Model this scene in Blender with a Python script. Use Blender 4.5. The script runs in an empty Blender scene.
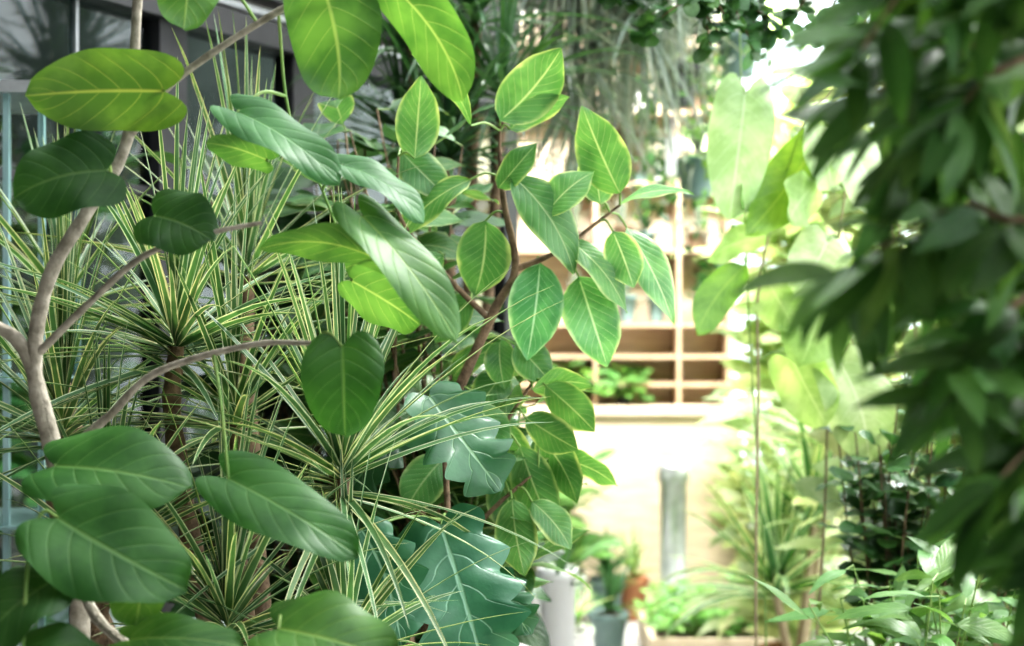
import bpy, math, random
from mathutils import Vector as V, Matrix
R = random.Random(7)
sc = bpy.context.scene
sc.view_settings.view_transform = 'Standard'
try:
    sc.view_settings.look = 'Medium High Contrast'
except Exception as ex:
    print('look', ex)
sc.view_settings.exposure = 0.78

# ------------------------------------------------------------ node helpers
class NT:
    def __init__(s, mat):
        mat.use_nodes = True
        s.t = mat.node_tree
        s.t.nodes.clear()
    def n(s, typ, **kw):
        nd = s.t.nodes.new(typ)
        for k, v in kw.items():
            setattr(nd, k, v)
        return nd
    def put(s, sock, val):
        if isinstance(val, bpy.types.NodeSocket):
            s.t.links.new(val, sock)
        elif isinstance(val, (tuple, list)) and len(val) == 3 and sock.type == 'RGBA':
            sock.default_value = (*val, 1)
        else:
            sock.default_value = val
    def m(s, op, a, b=0.0, c=0.0, clamp=False):
        nd = s.n('ShaderNodeMath', operation=op, use_clamp=clamp)
        s.put(nd.inputs[0], a); s.put(nd.inputs[1], b); s.put(nd.inputs[2], c)
        return nd.outputs[0]
    def ramp(s, x, a, b, lo=0.0, hi=1.0):
        nd = s.n('ShaderNodeMapRange', interpolation_type='SMOOTHSTEP')
        for i, v in enumerate((x, a, b, lo, hi)):
            s.put(nd.inputs[i], v)
        return nd.outputs[0]
    def mix(s, f, a, b, blend='MIX'):
        nd = s.n('ShaderNodeMix', data_type='RGBA', blend_type=blend)
        s.put(nd.inputs[0], f); s.put(nd.inputs[6], a); s.put(nd.inputs[7], b)
        return nd.outputs[2]
    def noise(s, scale, detail=3, vec=None, rough=.55):
        nd = s.n('ShaderNodeTexNoise')
        nd.inputs['Scale'].default_value = scale
        nd.inputs['Detail'].default_value = detail
        nd.inputs['Roughness'].default_value = rough
        if vec is not None:
            s.t.links.new(vec, nd.inputs['Vector'])
        return nd.outputs[0]
    def obj(s):
        return s.n('ShaderNodeTexCoord').outputs['Object']
    def out(s, sh):
        o = s.n('ShaderNodeOutputMaterial')
        s.t.links.new(sh, o.inputs[0])

def leaf_mat(name, ca, cb, vein, nv=8, k=.35*8, vs=.6, edge=None, e0=.55, e1=.75, trans=.4, rough=.35, spec=.5, tcol=None, stripes=False, bs=.3):
    mat = bpy.data.materials.new(name)
    t = NT(mat)
    uv = t.n('ShaderNodeUVMap').outputs[0]
    sp = t.n('ShaderNodeSeparateXYZ'); t.t.links.new(uv, sp.inputs[0])
    u = t.m('ABSOLUTE', t.m('MULTIPLY_ADD', sp.outputs[0], 2, -1))
    v = sp.outputs[1]
    oc = t.obj()
    nz = t.noise(18, 4, oc)
    base = t.mix(t.ramp(nz, .35, .65), ca, cb)
    mid = t.ramp(u, .015, .06, 1, 0)
    if stripes:
        ve = mid
    else:
        f = t.m('FRACT', t.m('ADD', t.m('SUBTRACT', t.m('MULTIPLY', v, nv), t.m('MULTIPLY', t.m('POWER', u, .85), k)), 50))
        tri = t.m('MULTIPLY', t.m('ABSOLUTE', t.m('SUBTRACT', f, .5)), 2)
        sv = t.m('MULTIPLY', t.ramp(tri, .91, .995), t.ramp(u, .6, 1, 1, .1))
        ve = t.m('MAXIMUM', mid, t.m('MULTIPLY', sv, .75))
    col = base
    if edge:
        nz2 = t.noise(30, 2, oc)
        f = t.m('ADD', u, t.m('MULTIPLY_ADD', nz2, .5, -.25))
        col = t.mix(t.ramp(f, e0, e1), col, edge)
    col = t.mix(t.m('MULTIPLY', ve, vs), col, vein)
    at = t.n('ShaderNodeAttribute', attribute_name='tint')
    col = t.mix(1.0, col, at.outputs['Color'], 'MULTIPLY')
    fine = t.noise(160, 2, oc)
    bump = t.n('ShaderNodeBump')
    bump.inputs['Strength'].default_value = bs
    bump.inputs['Distance'].default_value = .002
    if stripes:
        hgt = t.m('MULTIPLY', t.m('SINE', t.m('MULTIPLY', u, 20)), .3)
    else:
        broad = t.m('POWER', tri, 3.0)
        hgt = t.m('ADD', t.m('ADD', t.m('MULTIPLY', broad, -.5), t.m('MULTIPLY', ve, -.8)), t.m('MULTIPLY', fine, .3))
    t.put(bump.inputs['Height'], hgt)
    p = t.n('ShaderNodeBsdfPrincipled')
    t.put(p.inputs['Base Color'], col)
    p.inputs['Roughness'].default_value = rough
    p.inputs['Specular IOR Level'].default_value = spec
    t.put(p.inputs['Normal'], bump.outputs[0])
    tr = t.n('ShaderNodeBsdfTranslucent')
    tc = t.mix(1.0, col, tcol or (1.45, 1.27, .8), 'MULTIPLY')
    t.put(tr.inputs['Color'], tc)
    t.put(tr.inputs['Normal'], bump.outputs[0])
    mx = t.n('ShaderNodeMixShader')
    mx.inputs[0].default_value = trans
    t.t.links.new(p.outputs[0], mx.inputs[1]); t.t.links.new(tr.outputs[0], mx.inputs[2])
    t.out(mx.outputs[0])
    return mat

def solid(name, a, b, scale=8, rough=.7, bump=.2, stretch=None, metal=0):
    mat = bpy.data.materials.new(name)
    t = NT(mat)
    oc = t.obj()
    if stretch:
        mp = t.n('ShaderNodeMapping'); mp.inputs['Scale'].default_value = stretch
        t.t.links.new(oc, mp.inputs[0]); oc = mp.outputs[0]
    nz = t.noise(scale, 5, oc)
    p = t.n('ShaderNodeBsdfPrincipled')
    t.put(p.inputs['Base Color'], t.mix(t.ramp(nz, .3, .7), a, b))
    p.inputs['Roughness'].default_value = rough
    p.inputs['Metallic'].default_value = metal
    bp = t.n('ShaderNodeBump'); bp.inputs['Strength'].default_value = bump; bp.inputs['Distance'].default_value = .01
    t.put(bp.inputs['Height'], nz); t.put(p.inputs['Normal'], bp.outputs[0])
    t.out(p.outputs[0])
    return mat

def glass_mat(name, tint=(.86, .93, .92), refl=.12):
    mat = bpy.data.materials.new(name)
    t = NT(mat)
    tr = t.n('ShaderNodeBsdfTransparent'); tr.inputs[0].default_value = (*tint, 1)
    gl = t.n('ShaderNodeBsdfGlossy'); gl.inputs['Roughness'].default_value = .03
    mx = t.n('ShaderNodeMixShader'); mx.inputs[0].default_value = refl
    t.t.links.new(tr.outputs[0], mx.inputs[1]); t.t.links.new(gl.outputs[0], mx.inputs[2])
    t.out(mx.outputs[0])
    return mat

M = {}
M['umb'] = leaf_mat('umbellata_leaf', (.042, .125, .033), (.08, .195, .052), (.28, .4, .17), nv=6.5, k=2.4, vs=.5, trans=.4, rough=.48, bs=.3, spec=.35)
M['vari'] = leaf_mat('fig_leaf', (.06, .18, .055), (.115, .28, .09), (.5, .6, .35), nv=10, k=3, vs=.55, edge=(.42, .52, .24), e0=.8, e1=1.08, trans=.4, rough=.36, bs=.3)
M['lobed'] = leaf_mat('lobed_leaf', (.025, .105, .045), (.045, .15, .065), (.25, .4, .24), nv=5, k=1.15, vs=.7, trans=.22, rough=.38, spec=.5, bs=.5)
M['blade'] = leaf_mat('striped_blade', (.06, .16, .055), (.095, .23, .08), (.06, .18, .05), vs=.3, edge=(.6, .7, .46), e0=.62, e1=.82, trans=.35, rough=.4, stripes=True)
M['darkblade'] = leaf_mat('dark_blade', (.025, .075, .03), (.045, .12, .045), (.1, .22, .07), vs=.3, trans=.3, rough=.4, stripes=True)
M['grey'] = leaf_mat('airplant_blade', (.17, .22, .16), (.28, .33, .26), (.3, .35, .28), vs=.3, trans=.25, rough=.6, stripes=True, tcol=(1.1, 1.1, 1))
M['dark'] = leaf_mat('dark_leaf', (.028, .085, .028), (.05, .135, .04), (.1, .22, .08), nv=9, k=2.5, vs=.4, trans=.3, rough=.35)
M['near'] = leaf_mat('weeping_leaf', (.042, .125, .032), (.08, .19, .05), (.14, .3, .1), nv=9, k=2.5, vs=.4, trans=.42, rough=.42, spec=.35)
M['mid'] = leaf_mat('green_leaf', (.095, .23, .06), (.16, .33, .1), (.3, .48, .2), nv=8, k=2.5, vs=.5, trans=.42, rough=.4)
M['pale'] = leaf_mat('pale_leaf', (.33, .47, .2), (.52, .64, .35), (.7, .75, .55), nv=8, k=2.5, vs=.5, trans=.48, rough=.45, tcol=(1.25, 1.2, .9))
M['stem'] = solid('bark_grey', (.18, .16, .12), (.34, .31, .25), 60, .85, .6)
M['brown'] = solid('bark_brown', (.09, .06, .035), (.22, .15, .09), 50, .9, .8)
M['tan'] = solid('bark_tan', (.3, .24, .15), (.42, .35, .22), 50, .9, .4)
M['petiole'] = solid('petiole_green', (.16, .3, .07), (.25, .36, .1), 20, .5, .05)
M['soil'] = solid('potting_soil', (.03, .02, .013), (.07, .05, .03), 60, .95, .9)
M['terracotta'] = solid('terracotta', (.42, .17, .08), (.52, .24, .13), 12, .8, .1)
M['white'] = solid('white_ceramic', (.75, .76, .74), (.82, .83, .82), 5, .35, .02)
M['greypot'] = solid('grey_pot', (.11, .18, .17), (.17, .24, .23), 12, .6, .1)
M['metal'] = solid('dark_frame_metal', (.012, .012, .014), (.02, .02, .022), 20, .55, .05)
M['alu'] = solid('galvanised_steel', (.45, .47, .48), (.6, .62, .63), 25, .35, .05, metal=.6)
M['wood'] = solid('panel_wood', (.55, .43, .31), (.7, .58, .44), 6, .6, .1, (1, 8, 8))
M['shelfwood'] = solid('shelf_wood', (.32, .22, .14), (.46, .34, .23), 6, .6, .1, (1, 8, 8))
M['concrete'] = solid('concrete', (.36, .35, .34), (.5, .49, .48), 3, .8, .15)
M['plaster'] = solid('plaster', (.6, .58, .54), (.68, .66, .62), 4, .85, .05)
M['greywall'] = solid('grey_plaster', (.2, .2, .19), (.27, .27, .26), 4, .85, .05)
M['darkwall'] = solid('dark_plaster', (.05, .055, .05), (.09, .095, .09), 4, .85, .05)
M['glass'] = glass_mat('window_glass')
M['tintglass'] = glass_mat('tinted_glass', (.62, .7, .7), .05)
M['glassedge'] = solid('glass_edge', (.2, .32, .32), (.3, .43, .43), 5, .2, 0)
M['tag'] = solid('paper_tag', (.8, .8, .78), (.85, .85, .83), 5, .7, 0)

# ------------------------------------------------------------ mesh builder
class MB:
    def __init__(s, mats):
        s.mn = mats; s.v = []; s.f = []; s.fm = []; s.uv = []; s.c = []
    def mi(s, m):
        if m not in s.mn: s.mn.append(m)
        return s.mn.index(m)
    def quadgrid(s, rows, uvs, mat, tint):
        o = len(s.v); nr = len(rows); nc = len(rows[0])
        for r in rows:
            s.v.extend(r)
        s.c.extend([(*tint, 1)] * (nr * nc))
        mi = s.mi(mat)
        for i in range(nr - 1):
            for j in range(nc - 1):
                s.f.append((o + i*nc + j, o + i*nc + j + 1, o + (i+1)*nc + j + 1, o + (i+1)*nc + j))
                s.fm.append(mi)
                s.uv.extend((uvs[i][j], uvs[i][j+1], uvs[i+1][j+1], uvs[i+1][j]))
    def build(s, name):
        me = bpy.data.meshes.new(name)
        me.from_pydata([tuple(p) for p in s.v], [], s.f)
        for m in s.mn: me.materials.append(M[m])
        me.polygons.foreach_set('material_index', s.fm)
        me.polygons.foreach_set('use_smooth', [True] * len(s.f))
        ul = me.uv_layers.new(name='UVMap')
        ul.data.foreach_set('uv', [x for p in s.uv for x in p])
        ca = me.color_attributes.new('tint', 'FLOAT_COLOR', 'POINT')
        ca.data.foreach_set('color', [x for p in s.c for x in p])
        me.update()
        ob = bpy.data.objects.new(name, me)
        sc.collection.objects.link(ob)
        return ob

def prof(shape, t):
    if shape == 'ov': return (t**.5) * ((1-t)**.7) / .4426
    if shape == 'acum': return (t**.62) * ((1-t)**.8) * (1 - .3*max(0, t-.75)/.25) / .385
    if shape == 'round': return (t**.45) * ((1-t)**.45) / .536
    if shape == 'heart': return ((t+.12)**.38) * ((1-t)**.52) / .615
    if shape == 'lance': return (t**.6) * ((1-t)**1.0) / .36
    if shape == 'strap': return min(1, .45 + t*5) * ((1-t)**.55)
    if shape == 'lobed':
        b = ((t+.06)**.45) * ((1-t)**.65) / .54
        return b * (.60 + .40 * (1 - abs(2*((t*5 + .35) % 1) - 1))**.7)
    return 1

def leaf(mb, base, tip, w, n=(0, -.7, .7), shape='ov', bow=.08, fold=.15, wave=.03, mat='mid', tint=(1, 1, 1), nt=10, ns=6, back=0.0):
    base = V(base); tip = V(tip); ax = tip - base; L = ax.length
    if L < 1e-5: return
    a = ax / L; n = V(n); n = n - a * n.dot(a)
    if n.length < 1e-3: n = V((.3, .5, .2)) - a * V((.3, .5, .2)).dot(a)
    n.normalize(); s = a.cross(n)
    if shape == 'lobed': nt = max(nt, 44)
    if shape == 'heart' and back == 0: back = .2
    if shape == 'lobed': back = .12
    ph = R.random() * 6; fr = R.uniform(7, 12); side = R.uniform(-.06, .06)
    rows = []; uvs = []
    for i in range(nt + 1):
        t = i / nt
        hw = w / 2 * prof(shape, min(t, .9999))
        row = []; ur = []
        for j in range(ns + 1):
            q = -1 + 2*j/ns; aq = abs(q)
            al = t - back * (2.6*aq - 2.1*q*q) * (1-t)**2
            if shape == 'lobed': al += .10 * aq * math.sin(math.pi*t)
            h = bow * L * 4 * t * (1-t) + fold * hw * (aq**1.3) + wave * w * q*q * math.sin(fr*t + ph + (2 if q > 0 else 0))
            h -= .12 * hw * q*q * q*q
            h -= bow * L * .8 * t**3
            row.append(base + ax*al + s*(q*hw + side*L*4*t*(1-t)) + n*h)
            ur.append(((q+1)/2, t))
        rows.append(row); uvs.append(ur)
    mb.quadgrid(rows, uvs, mat, tint)

def blade(mb, base, d, L, w, droop=.5, mat='blade', tint=(1, 1, 1), nt=9, kink=0):
    d = V(d).normalized(); p = V(base)
    up = V((0, 0, 1)); side = d.cross(up)
    if side.length < .05: side = V((R.uniform(-1, 1), R.uniform(-1, 1), 0))
    side.normalize()
    side = (side + V((R.uniform(-.5, .5), R.uniform(-.5, .5), R.uniform(-.5, .5)))).normalized()
    rows = []; uvs = []
    st = L / nt
    for i in range(nt + 1):
        t = i / nt
        sd = (side - d * side.dot(d)).normalized()
        nn = sd.cross(d)
        hw = w/2 * prof('strap', min(t, .9999))
        rows.append([p - sd*hw + nn*hw*.35, p, p + sd*hw + nn*hw*.35])
        uvs.append([(0, t), (.5, t), (1, t)])
        d = (d + V((0, 0, -1)) * droop * (t + .15) / nt * 1.6).normalized()
        p = p + d * st
    mb.quadgrid(rows, uvs, mat, tint)

def catmull(pts, sub=5):
    P = [V(p) for p in pts]
    if len(P) < 3: 
        return [P[0].lerp(P[1], i/sub) for i in range(sub+1)]
    P = [P[0]*2 - P[1]] + P + [P[-1]*2 - P[-2]]
    out = []
    for i in range(1, len(P) - 2):
        a, b, c, d = P[i-1:i+3]
        for j in range(sub):
            t = j/sub
            out.append(.5*((2*b) + (c-a)*t + (2*a-5*b+4*c-d)*t*t + (3*b-a-3*c+d)*t**3))
    out.append(P[-2].copy())
    return out

def tube(mb, pts, r0, r1, mat='stem', sub=5, seg=8, bumpy=0):
    C = catmull(pts, sub); n = len(C)
    rows = []; uvs = []
    ref = V((.3, .9, .1))
    for i, p in enumerate(C):
        d = (C[min(i+1, n-1)] - C[max(i-1, 0)])
        if d.length < 1e-7: d = V((0, 0, 1))
        d.normalize()
        a = d.cross(ref)
        if a.length < .1: a = d.cross(V((1, 0, 0)))
        a.normalize(); b = d.cross(a)
        t = i/(n-1); r = r0 + (r1-r0)*t
        if bumpy: r *= 1 + bumpy*math.sin(i*2.1) + R.uniform(-bumpy, bumpy)*.5
        rows.append([p + a*math.cos(x*2*math.pi/seg)*r + b*math.sin(x*2*math.pi/seg)*r for x in range(seg+1)])
        uvs.append([(x/seg, t) for x in range(seg+1)])
    mb.quadgrid(rows, uvs, mat, (1, 1, 1))
    return C

def lathe(mb, c, profile, mat, seg=28, tint=(1, 1, 1)):
    c = V(c); rows = []; uvs = []
    for i, (r, z) in enumerate(profile):
        rows.append([c + V((math.cos(x*2*math.pi/seg)*r, math.sin(x*2*math.pi/seg)*r, z)) for x in range(seg+1)])
        uvs.append([(x/seg, i/len(profile)) for x in range(seg+1)])
    mb.quadgrid(rows, uvs, mat, tint)

def pot(mb, c, r, h, mat='terracotta'):
    lathe(mb, c, [(.001, .0), (r*.68, 0), (r*.7, .01), (r*.93, h*.82), (r*1.03, h*.83), (r*1.05, h*.98), (r*1.02, h), (r*.94, h), (r*.92, h*.9)], mat)
    lathe(mb, c, [(r*.92, h*.9), (r*.5, h*.92), (.001, h*.91)], 'soil')

def box(mb, lo, hi, mat, rot=None, bev=0):
    x0, y0, z0 = lo; x1, y1, z1 = hi
    c = [V((x, y, z)) for z in (z0, z1) for y in (y0, y1) for x in (x0, x1)]
    for f in ((0, 1, 3, 2), (4, 6, 7, 5), (0, 4, 5, 1), (2, 3, 7, 6), (0, 2, 6, 4), (1, 5, 7, 3)):
        o = len(mb.v)
        mb.v.extend([rot @ c[i] if rot else c[i] for i in f]); mb.c.extend([(1, 1, 1, 1)]*4)
        mb.f.append((o, o+1, o+2, o+3)); mb.fm.append(mb.mi(mat)); mb.uv.extend([(0, 0), (1, 0), (1, 1), (0, 1)])

def boxobj(name, lo, hi, mat, rot=None):
    mb = MB([]); box(mb, lo, hi, mat, rot)
    ob = mb.build(name)
    ob.data.polygons.foreach_set('use_smooth', [False]*len(ob.data.polygons))
    return ob

def tn(b=1.0, j=.15, warm=0):
    g = b * R.uniform(1-j, 1+j)
    return (g*(1+warm+R.uniform(-.1, .15)), g, g*R.uniform(.8, 1.1))

def rosette(mb, c, n, L, w, mat='blade', lo=-.35, hi=1.0, droop=.5, tint=1.0, jit=.25):
    c = V(c)
    for i in range(n):
        az = R.uniform(0, 2*math.pi); e = R.uniform(lo, hi)
        el = e * math.pi/2
        d = V((math.cos(az)*math.cos(el), math.sin(az)*math.cos(el), math.sin(el)))
        blade(mb, c + V((0, 0, (e-.3)*.05)) + d*.006, d, L*R.uniform(1-jit, 1+jit*.6), w*R.uniform(.8, 1.2), droop*R.uniform(.3, 1.5), mat, tn(tint))

def rv(s=1): return V((R.uniform(-s, s), R.uniform(-s, s), R.uniform(-s, s)))

def bushbox(mb, root, lo, hi, ns, nl, L, w, shape='ov', mat='mid', tint=1.0, stem='petiole', sr=.004, part=.5, nt=6, nsd=4, hang=0.0, face=.4, warm=0, fold=.15):
    root = V(root)
    for i in range(ns):
        e = V((R.uniform(lo[0], hi[0]), R.uniform(lo[1], hi[1]), R.uniform(lo[2], hi[2])))
        mid = root.lerp(e, .5) + V((R.uniform(-.05, .05), R.uniform(-.05, .05), (e-root).length*.08))
        C = tube(mb, [root + rv(.02), mid, e], sr, sr*.4, stem, 8, 5)
        for j in range(nl):
            t = 1 - part * (j/max(1, nl-1)) if nl > 1 else 1
            p = C[min(len(C)-1, int(t*(len(C)-1)))]
            az = j*2.4 + R.uniform(-.5, .5) + i
            d = V((math.cos(az), math.sin(az), R.uniform(-.3, .7) - hang)).normalized()
            l = L*R.uniform(.65, 1.2)
            b = p + d*l*.2
            tube(mb, [p, b], sr*.35, sr*.3, 'petiole', 1, 4)
            n = V((0, -face, 1)) + rv(.5)
            leaf(mb, b, b + d*l, w*l/L*R.uniform(.85, 1.1), n, shape, R.uniform(0, .15), fold, .05, mat, tn(tint, .25, warm), nt, nsd)

# ------------------------------------------------------------ room
boxobj('floor', (-4.2, -2.6, -.1), (4.2, 9.5, 0), 'concrete')
boxobj('wall_front', (-4.2, -2.7, 0), (4.2, -2.6, 3.4), 'greywall')  # unseen wall behind the camera, put in to block light
boxobj('wall_left', (-4.3, -2.7, 0), (-4.2, 9.5, 3.4), 'darkwall')
mb = MB([])
box(mb, (-4.2, 7.5, 0), (-.2, 7.62, 3.4), 'darkwall'); box(mb, (-.2, 7.5, 0), (1.15, 7.62, 3.4), 'plaster')  # left part coloured dark to make the space behind the glass dim
mb.build('wall_back')
boxobj('wall_right', (2.9, -2.7, 0), (3.0, 9.5, .6), 'plaster')
mb = MB([])
for x in (1.15, 2.0, 2.9): box(mb, (x-.025, 7.52, 0), (x+.025, 7.58, 3.2), 'white')
for z in (.5, 1.3, 2.3, 3.2): box(mb, (1.15, 7.53, z-.025), (2.9, 7.57, z+.025), 'white')
box(mb, (1.15, 7.5, 0), (2.9, 7.6, .5), 'plaster')
box(mb, (1.15, 7.548, .5), (2.9, 7.552, 3.2), 'glass')
mb.build('window_1')
boxobj('ceiling', (-4.2, -2.6, 3.3), (3.0, .6, 3.4), 'greywall')  # unseen opaque slab over the near end, placed to block light
mb = MB([])
box(mb, (-4.2, .6, 3.3), (-.9, 9.5, 3.4), 'darkwall'); box(mb, (-.9, 3.7, 3.3), (-.15, 9.5, 3.4), 'darkwall')  # unseen roof slabs, added to keep the space behind the glass dark
mb.build('left_light_blocker')
for i, y in enumerate((1.6, 2.9, 4.2, 5.5, 6.8)):
    boxobj('trim_%d' % (i+1), (-.9, y-.03, 3.25), (3.0, y+.03, 3.37), 'metal')

ang = math.radians(27.5)
T = Matrix.Translation(V((-.56, 3.6, 0))) @ Matrix.Rotation(-ang, 4, 'Z')
mb = MB([])
def lb(y0, y1, z0, z1, mat, d=.03): box(mb, (-d, y0, z0), (d, y1, z1), mat, T)
lb(-3.2, 1.2, 2.07, 2.13, 'metal', .05)
lb(-3.2, 1.2, 2.15, 2.165, 'alu', .02)
lb(-3.2, 1.2, 2.19, 2.24, 'metal', .035)
lb(-3.2, 1.2, 2.24, 3.3, 'metal', .03)
lb(-3.2, 1.2, 0, .35, 'metal', .03)
for y in (-3.2, -2.0, -1.15, -.52, -.03, .55, 1.11):
    lb(y, y+.09, 0, 2.1, 'metal')
for y in (-1.5, -.75):
    lb(y, y+.006, .35, 2.1, 'alu', .01)
lb(-3.2, 1.2, 1.0, 1.03, 'metal', .015)
lb(-3.2, 1.2, 1.68, 1.70, 'metal', .015)
box(mb, (-.004, -3.2, .3), (.004, 1.2, 2.1), 'tintglass', T)
mb.build('window_2')
mb = MB([])
for (x, y) in ((-.95, 2.42), (-.86, 2.42), (-.80, 2.42), (-.80, 2.62), (-.93, 2.62)):
    box(mb, (x-.005, y-.005, .3), (x+.005, y+.005, 1.79), 'glassedge')
box(mb, (-1.2, 2.4, 1.79), (-.79, 2.65, 1.81), 'alu')
for z in (1.3, 1.05): box(mb, (-1.2, 2.4, z), (-.79, 2.65, z+.006), 'glassedge')
box(mb, (-1.2, 2.4, 0), (-.79, 2.65, .3), 'metal')
box(mb, (-.797, 2.4, .3), (-.793, 2.65, 1.79), 'glass')
mb.build('glass_display_cabinet')

# ------------------------------------------------------------ back shelf
mb = MB([])
box(mb, (-.2, 7.40, 0), (1.12, 7.48, 3.0), 'wood')
for z in (1.09, 1.23, 1.39, 1.765, 2.1, 2.46, 2.8):
    box(mb, (-.2, 7.16, z-.01), (1.08, 7.40, z+.01), 'shelfwood')
for x in (-.2, .42, .84, 1.09):
    box(mb, (x-.01, 7.15, .95), (x+.01, 7.40, 3.0), 'shelfwood')
box(mb, (.0, 6.98, .0), (1.12, 7.05, .95), 'wood')
box(mb, (-.05, 6.95, .95), (1.15, 7.40, .985), 'wood')
mb.build('wooden_shelf_unit')
mb = MB([])
for z in (1.401, 1.776, 2.111, 2.471, .986):
    x = .32
    while x < 1.05:
        r = R.uniform(.04, .065); h = R.uniform(.08, .15)
        m = R.choice(['greypot', 'terracotta', 'white', 'brown', 'greypot', 'metal'])
        if min(abs(x-.42), abs(x-.84)) > r + .015:
            if z > 1 or x < .65:
                if z < 1: h = .08
                pot(mb, (x, 7.22, z), r, h, m)
                if R.random() < .4: rosette(mb, (x, 7.22, z+h), 34, .16, .018, R.choice(['grey', 'darkblade']), lo=-.2, tint=R.uniform(.7, 1.2))
                else: bushbox(mb, (x, 7.22, z+h*.9), (x-.08, 7.1, z+h-.05), (x+.08, 7.28, z+h+.14), 11, 6, .09, .055, 'ov', R.choice(['mid', 'dark']), nt=4, nsd=2, sr=.003)
        x += r*2 + R.uniform(.0, .05)
mb.build('potted_shelf_plants')

# ------------------------------------------------------------ A umbellata fig
mb = MB([])
pot(mb, (-.45, 1.52, 0), .16, .3, 'greypot')
sk = []
sk += tube(mb, [(-.45, 1.52, .26), (-.44, 1.49, .7), (-.446, 1.47, 1.07), (-.445, 1.46, 1.15), (-.466, 1.45, 1.26), (-.487, 1.45, 1.352), (-.476, 1.46, 1.444), (-.436, 1.47, 1.52), (-.4, 1.48, 1.592), (-.39, 1.48, 1.73), (-.38, 1.5, 1.95)], .0115, .0045, 'stem', 6, 10, .06)
sk += tube(mb, [(-.468, 1.45, 1.28), (-.497, 1.45, 1.373), (-.54, 1.45, 1.405), (-.6, 1.45, 1.45)], .008, .006, 'stem', 5, 8, .06)
sk += tube(mb, [(-.463, 1.45, 1.262), (-.41, 1.445, 1.305), (-.36, 1.44, 1.350), (-.262, 1.43, 1.378), (-.2, 1.42, 1.38)], .0052, .0026, 'stem', 5, 8, .06)
sk += tube(mb, [(-.482, 1.45, 1.37), (-.425, 1.44, 1.423), (-.369, 1.43, 1.468), (-.3, 1.42, 1.49), (-.25, 1.42, 1.5)], .0045, .0022, 'stem', 5, 8, .06)
sk += tube(mb, [(-.4, 1.48, 1.592), (-.349, 1.47, 1.65), (-.24, 1.46, 1.72), (-.15, 1.45, 1.76), (-.05, 1.45, 1.78)], .0045, .003, 'stem', 5, 8, .06)
sk += tube(mb, [(-.446, 1.46, 1.14), (-.4, 1.4, 1.1), (-.3, 1.33, 1.07), (-.21, 1.3, 1.12)], .006, .004, 'stem', 5, 8, .06)
sk += tube(mb, [(-.446, 1.46, 1.2), (-.45, 1.36, 1.18), (-.44, 1.30, 1.21)], .005, .003, 'stem', 5, 8, .06)
sk += tube(mb, [(-.24, 1.46, 1.72), (-.235, 1.5, 1.62), (-.2, 1.5, 1.54), (-.17, 1.5, 1.46)], .0018, .0014, 'petiole', 5, 8)
BR = (1.35, 1.3, 1.0); MDT = (1, 1, 1); DK = (.4, .5, .42); BL = (.65, .95, .95)  # leaf tints: backlight painted into the bright ones, shade into the dark
for b, t, w, n, tint in [
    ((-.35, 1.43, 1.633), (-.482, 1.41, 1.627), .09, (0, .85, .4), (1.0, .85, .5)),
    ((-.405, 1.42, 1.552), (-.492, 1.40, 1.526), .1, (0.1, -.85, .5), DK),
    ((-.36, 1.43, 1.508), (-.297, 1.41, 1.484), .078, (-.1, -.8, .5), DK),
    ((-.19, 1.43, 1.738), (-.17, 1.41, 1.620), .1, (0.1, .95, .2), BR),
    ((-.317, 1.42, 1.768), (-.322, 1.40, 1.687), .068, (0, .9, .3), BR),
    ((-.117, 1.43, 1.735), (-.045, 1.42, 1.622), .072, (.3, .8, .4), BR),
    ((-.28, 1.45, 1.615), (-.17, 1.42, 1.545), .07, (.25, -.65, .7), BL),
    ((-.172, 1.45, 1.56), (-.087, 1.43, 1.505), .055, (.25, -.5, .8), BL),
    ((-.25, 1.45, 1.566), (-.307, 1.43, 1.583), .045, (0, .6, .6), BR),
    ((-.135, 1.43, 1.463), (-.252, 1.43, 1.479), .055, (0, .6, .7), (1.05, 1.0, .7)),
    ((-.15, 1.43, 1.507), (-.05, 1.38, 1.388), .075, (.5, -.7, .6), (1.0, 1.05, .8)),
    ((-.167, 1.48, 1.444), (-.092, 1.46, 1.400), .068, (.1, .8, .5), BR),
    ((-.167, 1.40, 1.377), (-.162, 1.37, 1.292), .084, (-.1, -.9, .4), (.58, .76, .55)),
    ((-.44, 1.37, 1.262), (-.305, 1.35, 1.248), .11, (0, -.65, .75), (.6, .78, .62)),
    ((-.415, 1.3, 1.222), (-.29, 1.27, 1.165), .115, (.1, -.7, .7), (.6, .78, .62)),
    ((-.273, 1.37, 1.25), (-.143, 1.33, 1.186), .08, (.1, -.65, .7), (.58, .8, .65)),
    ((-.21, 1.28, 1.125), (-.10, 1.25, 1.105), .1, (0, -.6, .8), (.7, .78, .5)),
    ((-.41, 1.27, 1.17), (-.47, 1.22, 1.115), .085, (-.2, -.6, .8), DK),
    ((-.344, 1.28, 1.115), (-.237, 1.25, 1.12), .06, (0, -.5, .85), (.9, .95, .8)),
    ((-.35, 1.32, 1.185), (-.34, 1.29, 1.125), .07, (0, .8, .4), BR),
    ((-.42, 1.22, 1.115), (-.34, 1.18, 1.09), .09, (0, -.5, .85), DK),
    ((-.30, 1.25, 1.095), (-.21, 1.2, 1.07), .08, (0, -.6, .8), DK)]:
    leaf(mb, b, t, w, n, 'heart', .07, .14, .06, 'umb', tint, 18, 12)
    b = V(b); q = min(sk, key=lambda p: (p-b).length)
    tube(mb, [q, q.lerp(b, .5) + V((0, 0, .012)), b], .002, .0016, 'petiole', 5, 6)
mb.build('umbellata_fig_tree')

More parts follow.
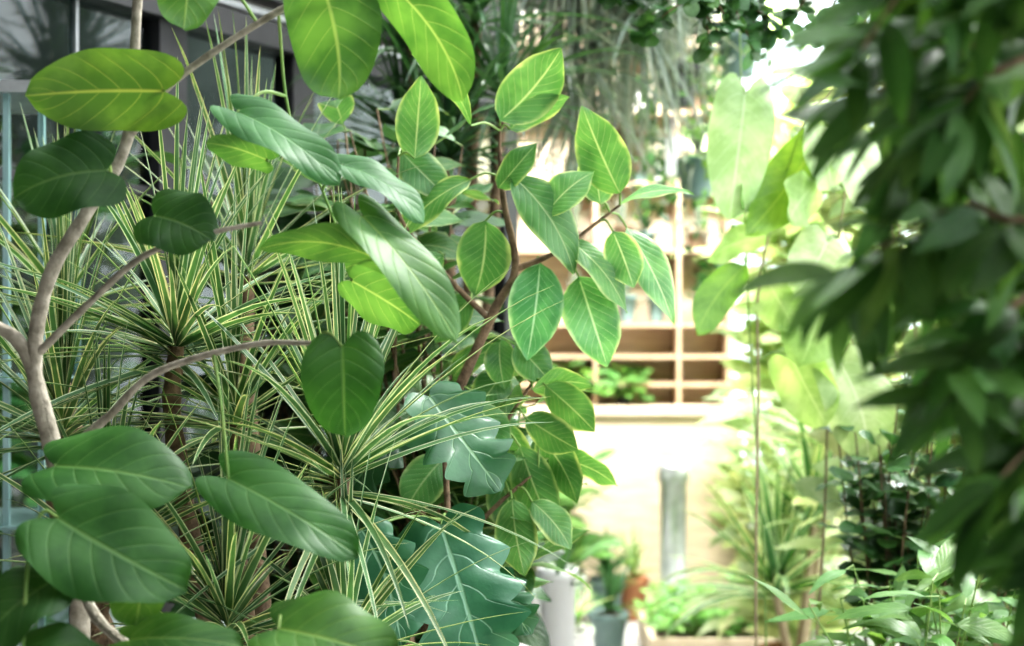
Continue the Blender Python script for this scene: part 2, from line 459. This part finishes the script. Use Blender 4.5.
# ------------------------------------------------------------ B dracaenas
mb = MB([])
pot(mb, (-.3, 1.9, 0), .2, .34, 'terracotta')
for (c, n, L, lo, hi, dr) in [((-.209, 1.75, 1.21), 100, .28, -.25, 1, .5), ((-.43, 1.82, 1.37), 80, .25, -.2, 1, .45), ((-.60, 1.9, 1.25), 75, .26, -.2, 1, .45),
                              ((-.34, 1.7, 1.03), 80, .23, -.1, 1, .55), ((-.36, 1.85, 1.27), 65, .24, -.2, 1, .45), ((-.40, 2.15, 1.47), 50, .28, 0, 1, .35), ((-.5, 1.75, 1.1), 60, .21, -.1, 1, .5),
                              ((-.2, 1.72, 1.0), 45, .2, 0, 1, .5), ((-.66, 2.1, 1.42), 45, .25, 0, 1, .4)]:
    tube(mb, [(-.3 + R.uniform(-.08, .08), 1.9 + R.uniform(-.06, .06), .3), V(c).lerp(V((-.3, 1.9, .5)), .5) + V((0, 0, -.1)), V(c) + V((0, 0, -.13)), c], .016, .011, 'brown', 8, 8, .12)
    rosette(mb, c, n, L*1.15, .0112, 'blade', lo, hi, dr, .8)
mb.build('variegated_dracaena')

mb = MB([])
pot(mb, (-.12, 3.15, 0), .18, .34, 'greypot')
for (c, n, L) in [((-.14, 3.1, 1.76), 90, .34), ((-.02, 3.15, 1.9), 70, .34), ((-.24, 3.2, 1.8), 80, .3), ((-.08, 3.2, 2.08), 60, .36), ((-.22, 3.1, 2.0), 60, .34)]:
    tube(mb, [(-.12, 3.15, .3), V(c).lerp(V((-.12, 3.15, .5)), .5), c], .018, .012, 'brown', 8, 8, .1)
    rosette(mb, c, n, L, .016, 'darkblade', -.1, 1, .8, 1.1)
mb.build('tall_dracaena')

# ------------------------------------------------------------ C broad-leaf fig
mb = MB([])
pot(mb, (-.1, 2.3, 0), .2, .36, 'white')
sk = []
Y = 2.13
sk += tube(mb, [(-.1, 2.3, .33), (-.16, 2.2, .9), (-.123, 2.15, 1.18), (-.033, Y, 1.405), (.005, Y, 1.48), (-.012, Y, 1.58), (-.018, Y, 1.65), (-.018, Y, 1.695)], .012, .002, 'brown', 6, 8, .05)
sk += tube(mb, [(.005, Y, 1.48), (.072, Y, 1.51), (.162, Y, 1.577)], .005, .002, 'brown', 6, 8, .05)
sk += tube(mb, [(-.033, Y, 1.405), (-.093, Y, 1.465), (-.168, Y, 1.56), (-.17, Y, 1.65)], .005, .002, 'brown', 6, 8)
sk += tube(mb, [(-.123, 2.15, 1.18), (-.03, Y, 1.23), (.03, Y, 1.31)], .005, .002, 'brown', 6, 8)
sk += tube(mb, [(-.14, 2.17, 1.0), (-.03, Y, 1.12), (.04, Y, 1.18)], .005, .002, 'brown', 6, 8)
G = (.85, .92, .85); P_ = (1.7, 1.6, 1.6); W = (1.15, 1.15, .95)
for bx, bz, tx, tz, w, n, tint in [
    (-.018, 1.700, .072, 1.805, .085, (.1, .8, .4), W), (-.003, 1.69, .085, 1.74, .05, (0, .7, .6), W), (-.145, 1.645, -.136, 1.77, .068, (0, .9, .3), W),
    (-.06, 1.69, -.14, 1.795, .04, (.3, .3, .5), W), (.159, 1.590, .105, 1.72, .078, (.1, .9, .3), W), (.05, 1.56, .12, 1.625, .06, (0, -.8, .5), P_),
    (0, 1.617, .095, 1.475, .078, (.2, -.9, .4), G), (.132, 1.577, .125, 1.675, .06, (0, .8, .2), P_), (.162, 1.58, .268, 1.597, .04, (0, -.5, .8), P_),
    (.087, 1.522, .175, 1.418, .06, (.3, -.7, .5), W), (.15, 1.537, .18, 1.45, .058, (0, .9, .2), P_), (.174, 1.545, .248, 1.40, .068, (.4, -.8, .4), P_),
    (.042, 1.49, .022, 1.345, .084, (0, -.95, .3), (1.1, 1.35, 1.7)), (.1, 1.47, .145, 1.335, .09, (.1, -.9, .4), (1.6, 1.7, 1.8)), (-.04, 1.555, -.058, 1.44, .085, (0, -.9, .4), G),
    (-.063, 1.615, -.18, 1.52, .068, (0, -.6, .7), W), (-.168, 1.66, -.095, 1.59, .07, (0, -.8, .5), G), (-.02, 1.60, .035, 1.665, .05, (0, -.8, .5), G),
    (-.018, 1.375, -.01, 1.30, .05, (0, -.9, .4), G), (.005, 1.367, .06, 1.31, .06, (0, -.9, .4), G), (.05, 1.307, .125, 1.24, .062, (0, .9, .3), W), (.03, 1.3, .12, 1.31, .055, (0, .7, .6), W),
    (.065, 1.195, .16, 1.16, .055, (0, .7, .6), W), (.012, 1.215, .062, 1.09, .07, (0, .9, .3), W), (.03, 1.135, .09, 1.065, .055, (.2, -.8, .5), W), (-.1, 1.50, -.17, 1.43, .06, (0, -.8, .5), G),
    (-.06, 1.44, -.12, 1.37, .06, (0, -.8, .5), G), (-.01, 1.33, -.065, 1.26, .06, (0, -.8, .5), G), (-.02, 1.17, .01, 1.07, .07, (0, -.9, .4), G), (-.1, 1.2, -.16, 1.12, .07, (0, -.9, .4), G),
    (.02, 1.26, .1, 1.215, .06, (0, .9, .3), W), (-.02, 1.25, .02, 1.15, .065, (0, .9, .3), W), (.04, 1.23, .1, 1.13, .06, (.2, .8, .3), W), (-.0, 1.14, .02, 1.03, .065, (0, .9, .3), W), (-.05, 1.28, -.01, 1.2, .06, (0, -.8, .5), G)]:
    yb = Y + R.uniform(-.04, .04)
    leaf(mb, (bx, yb, bz), (tx, yb + R.uniform(-.03, .02), tz), w, n, 'acum', .08, .18, .06, 'vari', tint, 16, 8)
    b = V((bx, yb, bz)); q = min(sk, key=lambda p: (p-b).length)
    tube(mb, [q, q.lerp(b, .5) + V((0, 0, .008)), b], .002, .0016, 'petiole', 4, 6)
bushbox(mb, (-.12, 2.3, .9), (-.38, 2.25, 1.05), (-.0, 2.5, 1.8), 38, 6, .12, .06, 'acum', 'vari', .7, 'brown', .004, .35, 9, 6)
bushbox(mb, (-.08, 2.3, .8), (-.12, 2.2, 1.0), (.02, 2.4, 1.3), 12, 6, .11, .055, 'acum', 'vari', .95, 'petiole', .003, .35, 9, 6)
mb.build('broad_leaved_fig')

mb = MB([])
pot(mb, (-.3, 2.75, 0), .2, .34, 'greypot')
bushbox(mb, (-.3, 2.75, .32), (-.6, 2.6, .75), (-.06, 2.85, 1.75), 75, 7, .15, .075, 'ov', 'dark', .75, 'brown', .005, .35, 8, 4)
mb.build('dark_leaved_ficus')

# ------------------------------------------------------------ D lobed leaf plant
mb = MB([])
pot(mb, (-.08, 2.0, 0), .15, .28, 'terracotta')
sk = tube(mb, [(-.08, 2.02, .25), (-.1, 2.02, .7), (-.09, 2.02, 1.05), (-.1, 2.02, 1.3)], .008, .004, 'brown', 8, 8)
for b, t, w, n, tint in [((-.112, 1.93, 1.30), (-.012, 1.88, 1.182), .15, (.1, -.7, .7), G), ((-.095, 1.90, 1.13), (-.03, 1.83, .945), .19, (0, -.6, .8), (1, 1.15, 1.3)),
                   ((-.195, 1.85, 1.13), (-.14, 1.8, .99), .12, (-.1, -.7, .7), (1.2, 1.3, 1.5)), ((-.02, 1.95, 1.05), (.025, 1.92, .98), .08, (0, -.9, .4), G),
                   ((-.16, 1.97, 1.24), (-.23, 1.93, 1.16), .09, (0, -.8, .5), DK), ((-.07, 1.97, 1.0), (.0, 1.95, .9), .1, (0, -.8, .5), G), ((-.18, 1.95, .99), (-.26, 1.9, .9), .12, (0, -.7, .6), G)]:
    leaf(mb, b, t, w, n, 'lobed', .08, .12, .09, 'lobed', tint, 44, 12)
    b = V(b); q = min(sk, key=lambda p: (p-b).length)
    tube(mb, [q, q.lerp(b, .5) + V((0, 0, .012)), b], .002, .0018, 'petiole', 5, 6)
mb.build('lobed_leaf_philodendron')

# ------------------------------------------------------------ F pale climber, right middle
mb = MB([])
pot(mb, (.55, 2.9, 0), .18, .32, 'white')
sk = []
Y = 2.8
sk += tube(mb, [(.5, 2.85, .3), (.48, Y, .8), (.485, Y, 1.25), (.49, Y, 1.5), (.57, Y, 1.78), (.63, Y, 1.86), (.7, Y, 2.0)], .0032, .002, 'tan', 8, 6)
sk += tube(mb, [(.52, 2.88, .3), (.50, 2.82, .9), (.47, 2.82, 1.4), (.455, 2.82, 1.85), (.45, 2.82, 2.1)], .002, .0015, 'petiole', 8, 6)
sk += tube(mb, [(.58, 2.9, .3), (.62, 2.85, .9), (.64, 2.85, 1.4), (.66, 2.8, 1.7)], .003, .002, 'tan', 8, 6)
PL = (.75, .9, .6)
for bx, bz, tx, tz, w, n, m, tint in [
    (.459, 1.85, .42, 1.60, .13, (0, -.9, .4), 'pale', (.95, 1.05, 1.1)), (.622, 1.79, .443, 1.567, .115, (-.1, .95, .2), 'mid', (1.3, 1.15, .5)), (.459, 1.514, .35, 1.376, .085, (-.1, .9, .3), 'mid', (1.15, 1.15, .6)),
    (.508, 1.57, .37, 1.524, .08, (0, .7, .6), 'pale', PL), (.61, 1.455, .557, 1.32, .15, (0, -.8, .6), 'pale', PL), (.63, 1.66, .57, 1.79, .09, (0, -.8, .5), 'pale', (1.2, 1.2, 1.5)),
    (.646, 1.32, .69, 1.13, .15, (0, -.8, .5), 'pale', (1, 1, 1)), (.66, 1.75, .72, 1.6, .12, (0, -.8, .5), 'pale', (1.2, 1.2, 1.5)), (.7, 2.0, .62, 1.85, .1, (0, .8, .5), 'mid', (1, 1, 1)), (.5, 1.49, .55, 1.38, .1, (0, .9, .3), 'pale', (.9, 1, .7)),
    (.62, 1.56, .55, 1.46, .12, (0, -.8, .5), 'pale', (1.1, 1.1, 1.2)), (.60, 1.68, .53, 1.6, .11, (0, .8, .5), 'pale', (1, 1.1, .9)),
    (.65, 1.5, .72, 1.38, .13, (0, .8, .5), 'pale', (.9, 1, .7)), (.55, 1.33, .61, 1.2, .12, (0, .8, .5), 'pale', (.9, 1, .7)), (.5, 1.7, .44, 1.62, .08, (0, .8, .5), 'mid', (1.2, 1.2, .8))]:
    leaf(mb, (bx, Y, bz), (tx, Y-.06, tz), w, n, 'heart' if w > .11 and m == 'pale' else 'ov', .07, .15, .08, m, tint, 14, 8)
    b = V((bx, Y, bz)); q = min(sk, key=lambda p: (p-b).length)
    tube(mb, [q, q.lerp(b, .5) + V((0, 0, .015)), b], .003, .002, 'petiole', 5, 6)
mb.build('climbing_philodendron')

# ------------------------------------------------------------ G near weeping fig
mb = MB([])
pot(mb, (.68, .98, 0), .18, .32, 'terracotta')
tube(mb, [(.68, .98, .3), (.66, .98, 1.0), (.62, .96, 1.5), (.6, .93, 2.0)], .018, .01, 'stem', 8, 8, .05)
brs = [[(.5, 1.74), (.40, 1.73), (.32, 1.69), (.24, 1.66)], [(.5, 1.70), (.36, 1.68), (.28, 1.62), (.215, 1.575)], [(.5, 1.64), (.36, 1.63), (.30, 1.59), (.235, 1.55)], [(.5, 1.6), (.36, 1.58), (.31, 1.53), (.255, 1.49)],
       [(.5, 1.52), (.36, 1.49), (.29, 1.46), (.22, 1.435)], [(.5, 1.45), (.37, 1.44), (.32, 1.41), (.275, 1.37)], [(.5, 1.37), (.38, 1.38), (.35, 1.35), (.325, 1.31)],
       [(.5, 1.27), (.39, 1.31), (.36, 1.28), (.345, 1.25)], [(.5, 1.2), (.41, 1.25), (.38, 1.2), (.37, 1.15)]]
for yy, sh in ((.88, -.015), (.97, .03), (1.08, .075)):
    for br in brs:
        pts = [(x + sh + R.uniform(-.015, .015), yy + R.uniform(-.03, .03), z + R.uniform(-.02, .02)) for x, z in br]
        pts[0] = (.62, .96, br[0][1] + .08)
        C = tube(mb, pts, .004, .0012, 'brown', 6, 5)
        for i in range(5, len(C)):
            for s in range(2 if i % 2 else 3):
                p = C[i]
                d = V((R.uniform(-1.2, .35), R.uniform(-.6, .5), R.uniform(-1.1, -.05))).normalized()
                l = R.uniform(.055, .085)
                leaf(mb, p + d*.006, p + d*l, l*.28, V((R.uniform(-.5, .5), -.4, .8)) + rv(.4), 'lance', R.uniform(.02, .12), .2, .03, 'near' if R.random() < .85 else 'mid', tn(1.0, .4), 8, 4)
mb.build('weeping_fig')

# ------------------------------------------------------------ H right-hand shrubs
mb = MB([])
pot(mb, (.8, 2.75, 0), .17, .3, 'greypot')
bushbox(mb, (.8, 2.75, .3), (.65, 2.6, .98), (1.1, 2.9, 1.3), 44, 12, .06, .04, 'round', 'dark', 1.2, 'brown', .004, .4, 6, 4)
mb.build('round_leaf_ficus')
mb = MB([])
pot(mb, (.68, 2.2, 0), .17, .3, 'terracotta')
bushbox(mb, (.68, 2.2, .3), (.45, 2.05, .78), (.95, 2.4, 1.05), 60, 10, .11, .03, 'lance', 'mid', .85, 'petiole', .003, .5, 7, 4)
mb.build('willow_leaf_shrub')
mb = MB([])
pot(mb, (1.15, 3.55, 0), .2, .34, 'white')
bushbox(mb, (1.15, 3.55, .3), (.72, 3.3, .9), (1.6, 3.75, 2.2), 70, 8, .17, .085, 'ov', 'pale', .8, 'tan', .004, .4, 7, 4)
mb.build('pale_leaved_shrub')

def bg(name, x, y, zt, rx, ns, nl, L, w, shape, mat, tint, potm='white', z0=.25, stem='petiole'):
    mb = MB([])
    pot(mb, (x, y, 0), .14, .25, potm)
    bushbox(mb, (x, y, .24), (x-rx, y-.2, z0), (x+rx, y+.2, zt), ns, nl, L, w, shape, mat, tint, stem, .004, .5, 6, 4)
    mb.build(name)
bg('potted_peace_lily', .2, 6.55, .8, .16, 22, 5, .2, .06, 'ov', 'mid', .8)
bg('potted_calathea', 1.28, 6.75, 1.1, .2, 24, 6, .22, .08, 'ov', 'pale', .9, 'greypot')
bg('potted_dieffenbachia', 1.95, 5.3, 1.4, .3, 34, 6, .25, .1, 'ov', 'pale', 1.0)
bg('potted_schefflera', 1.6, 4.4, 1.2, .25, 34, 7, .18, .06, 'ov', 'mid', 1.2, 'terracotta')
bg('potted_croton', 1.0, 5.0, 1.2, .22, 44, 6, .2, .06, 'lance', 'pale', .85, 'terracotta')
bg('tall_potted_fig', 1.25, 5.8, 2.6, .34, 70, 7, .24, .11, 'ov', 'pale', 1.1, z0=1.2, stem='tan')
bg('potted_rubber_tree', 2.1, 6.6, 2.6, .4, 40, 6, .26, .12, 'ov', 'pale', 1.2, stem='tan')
mb = MB([])
pot(mb, (.85, 4.25, 0), .16, .32, 'terracotta')
for c in ((.9, 4.25, .8), (.78, 4.2, .6), (.98, 4.35, 1.0)):
    tube(mb, [(.85, 4.25, .3), c], .015, .012, 'tan', 6, 8)
    rosette(mb, c, 42, .4, .035, 'blade', 0, 1, .9, 1.4)
mb.build('potted_cordyline')
mb = MB([])
box(mb, (.56, 5.75, 0), (1.15, 5.78, .12), 'wood'); box(mb, (.56, 6.3, 0), (1.15, 6.33, .12), 'wood')
box(mb, (.56, 5.78, 0), (.59, 6.3, .12), 'wood'); box(mb, (1.12, 5.78, 0), (1.15, 6.3, .12), 'wood')
box(mb, (.59, 5.78, 0), (1.12, 6.3, .10), 'soil')
for i in range(40):
    x = R.uniform(.62, 1.08); y = R.uniform(5.82, 6.26)
    bushbox(mb, (x, y, .1), (x-.1, y-.1, .13), (x+.1, y+.1, .27), 3, 6, .06, .035, 'ov', 'mid', 1.5, 'petiole', .002, .6, 4, 2)
mb.build('wooden_planter_box')
mb = MB([])
lathe(mb, (.75, 6.62, 0), [(.001, 0), (.09, 0), (.09, .03), (.062, .035), (.062, .66), (.074, .665), (.074, .735), (.068, .745), (.05, .745), (.05, .6), (.001, .6)], 'alu')
mb.build('steel_standpipe')
for x, y, r, h, m in ((.41, 6.05, .085, .17, 'greypot'), (.57, 6.72, .075, .2, 'terracotta'), (.24, 5.6, .08, .2, 'white'), (.44, 6.6, .08, .22, 'greypot')):
    mb = MB([]); pot(mb, (x, y, 0), r, h, m)
    rosette(mb, (x, y, h), 24, .2, .03, R.choice(['darkblade', 'blade', 'blade']), .2, 1, .7, 1.5); mb.build('small_potted_grass')
mb = MB([]); lathe(mb, (.125, 3.9, 0), [(.001, 0), (.04, 0), (.05, .70), (.056, .70), (.056, .73), (.048, .73), (.045, .66), (.001, .66)], 'white')
rosette(mb, (.125, 3.9, .66), 26, .16, .016, 'darkblade', .3, 1, .6, 1.5); mb.build('tall_white_planter')

# ------------------------------------------------------------ overhead hanging plants
mb = MB([])
for k in range(280):
    x = R.uniform(.02, .5); y = R.uniform(3.6, 4.2); ln = R.uniform(.6, 1.1) * (1.05 - abs(x-.25))
    blade(mb, (x, y, 2.75), (R.uniform(-.12, .12), R.uniform(-.1, .1), -1), ln, .011, .2, 'grey', tn(R.uniform(.6, 1.2)), 8)
tube(mb, [(.0, 3.9, 2.76), (.55, 3.9, 2.76)], .02, .02, 'brown', 4, 8)
tube(mb, [(.1, 3.9, 2.76), (.1, 3.9, 3.3)], .003, .003, 'metal', 4, 6); tube(mb, [(.5, 3.9, 2.76), (.5, 3.9, 3.3)], .003, .003, 'metal', 4, 6)
for c in ((.10, 3.8, 2.25), (.25, 3.9, 2.35), (.42, 3.8, 2.5), (.16, 3.7, 2.5), (.33, 3.7, 2.25), (.2, 3.8, 2.1)):
    rosette(mb, c, 100, .38, .012, 'grey', -.8, .6, .7, 1.0)
    tube(mb, [c, (c[0], 3.9, 2.76)], .004, .004, 'brown', 3, 5)
mb.build('hanging_spanish_moss')
mb = MB([])
for k in range(20):
    x = R.uniform(.2, .64); y = R.uniform(2.5, 2.75)
    zt = 2.10; ln = R.uniform(.06, .2)
    C = tube(mb, [(x, y, 2.3), (x + R.uniform(-.04, .04), y, zt - ln*.4), (x + R.uniform(-.1, .1), y, zt-ln)], .003, .0015, 'brown', 8, 5)
    for i, p in enumerate(C[3:]):
        for s in range(2):
            d = (rv(1) + V((0, 0, -.2))).normalized(); l = R.uniform(.03, .05)
            leaf(mb, p, p + d*l, l*.65, V((0, -.6, .8)) + rv(.5), 'round', .05, .1, .03, 'dark', tn(1.3, .3), 5, 4)
tube(mb, [(.18, 2.62, 2.3), (1.0, 2.62, 2.3)], .012, .012, 'metal', 4, 8)
tube(mb, [(.2, 2.62, 2.3), (.2, 2.62, 3.3)], .004, .004, 'metal', 4, 8); tube(mb, [(.95, 2.62, 2.3), (.95, 2.62, 3.3)], .004, .004, 'metal', 4, 8)
mb.build('hanging_hoya_vine')
for (x, y, z, m) in ((.56, 4.8, 2.2, 'metal'), (.78, 4.9, 2.32, 'greypot'), (.38, 4.8, 1.98, 'brown'), (.66, 5.1, 1.92, 'greypot'), (.47, 5.2, 2.38, 'terracotta'), (.68, 5.3, 2.55, 'metal')):
    mb = MB([])
    pot(mb, (x, y, z-.07), .075, .14, m)
    for a in range(3): tube(mb, [(x + .07*math.cos(a*2.1), y + .07*math.sin(a*2.1), z+.07), (x, y, z+.4), (x, y, 3.3)], .003, .003, 'metal', 4, 4)
    rosette(mb, (x, y, z+.08), 46, .22, .013, 'grey', -.2, 1, 1.1, .8)
    for q in range(9):
        a = q*.7; px, py = x + .07*math.cos(a), y + .07*math.sin(a)
        C = tube(mb, [(px, py, z+.07), (px + .04*math.cos(a), py + .04*math.sin(a), z+.04), (px + .05*math.cos(a), py + .05*math.sin(a), z - R.uniform(.08, .3))], .002, .001, 'petiole', 6, 4)
        for p in C[4:]:
            d = (rv(1) + V((0, 0, -.4))).normalized(); l = R.uniform(.035, .06)
            leaf(mb, p, p + d*l, l*.55, V((0, -.6, .8)) + rv(.5), 'ov', .05, .1, .03, 'mid' if q % 2 else 'dark', tn(.9, .3), 4, 2)
    mb.build('hanging_basket')
mb = MB([])
box(mb, (.50, 4.62, 1.88), (.535, 4.623, 2.0), 'tag'); tube(mb, [(.518, 4.62, 2.0), (.54, 4.75, 2.13)], .0015, .0015, 'tag', 3, 4)
mb.build('price_tag')

mb = MB([])
bushbox(mb, (-1.8, 4.0, .0), (-2.6, 3.6, .4), (-1.2, 5.0, 2.3), 80, 8, .2, .08, 'ov', 'dark', 1.8, 'brown', .006, .4, 6, 4)
mb.build('shrub_behind_glass')

# ------------------------------------------------------------ light
w = bpy.data.worlds.new('overcast'); sc.world = w; w.use_nodes = True
nt = w.node_tree; bgn = nt.nodes['Background']
bgn.inputs[0].default_value = (.94, .97, 1, 1); bgn.inputs[1].default_value = 2.9
def light(name, typ, loc, rot, e, size=1, col=(1, 1, 1), sy=None):
    l = bpy.data.lights.new(name, typ); l.energy = e; l.color = col
    if typ == 'AREA':
        l.size = size
        if sy: l.shape = 'RECTANGLE'; l.size_y = sy
    if typ == 'SUN': l.angle = size
    o = bpy.data.objects.new(name, l); o.location = loc; o.rotation_euler = rot; sc.collection.objects.link(o); return o
s = light('sun', 'SUN', (3, 5, 6), (0, 0, 0), 4.0, math.radians(12), (1, .99, .96))
s.rotation_euler = V((.9, .75, 1.5)).to_track_quat('Z', 'Y').to_euler()
light('shelf_fill_light', 'AREA', (.6, 5.6, 3.2), (math.radians(35), 0, 0), 210, 1.6, (1, .98, .95), .5)  # added area light to brighten the back shelf, no fixture

# ------------------------------------------------------------ camera
cd = bpy.data.cameras.new('camera'); cd.lens = 50; cd.sensor_width = 36
cam = bpy.data.objects.new('camera', cd); cam.location = (0, 0, 1.4); cam.rotation_euler = (math.radians(90), 0, 0)
cd.dof.use_dof = True; cd.dof.focus_distance = 1.75; cd.dof.aperture_fstop = 4.0
cd.clip_start = .02
sc.collection.objects.link(cam); sc.camera = cam
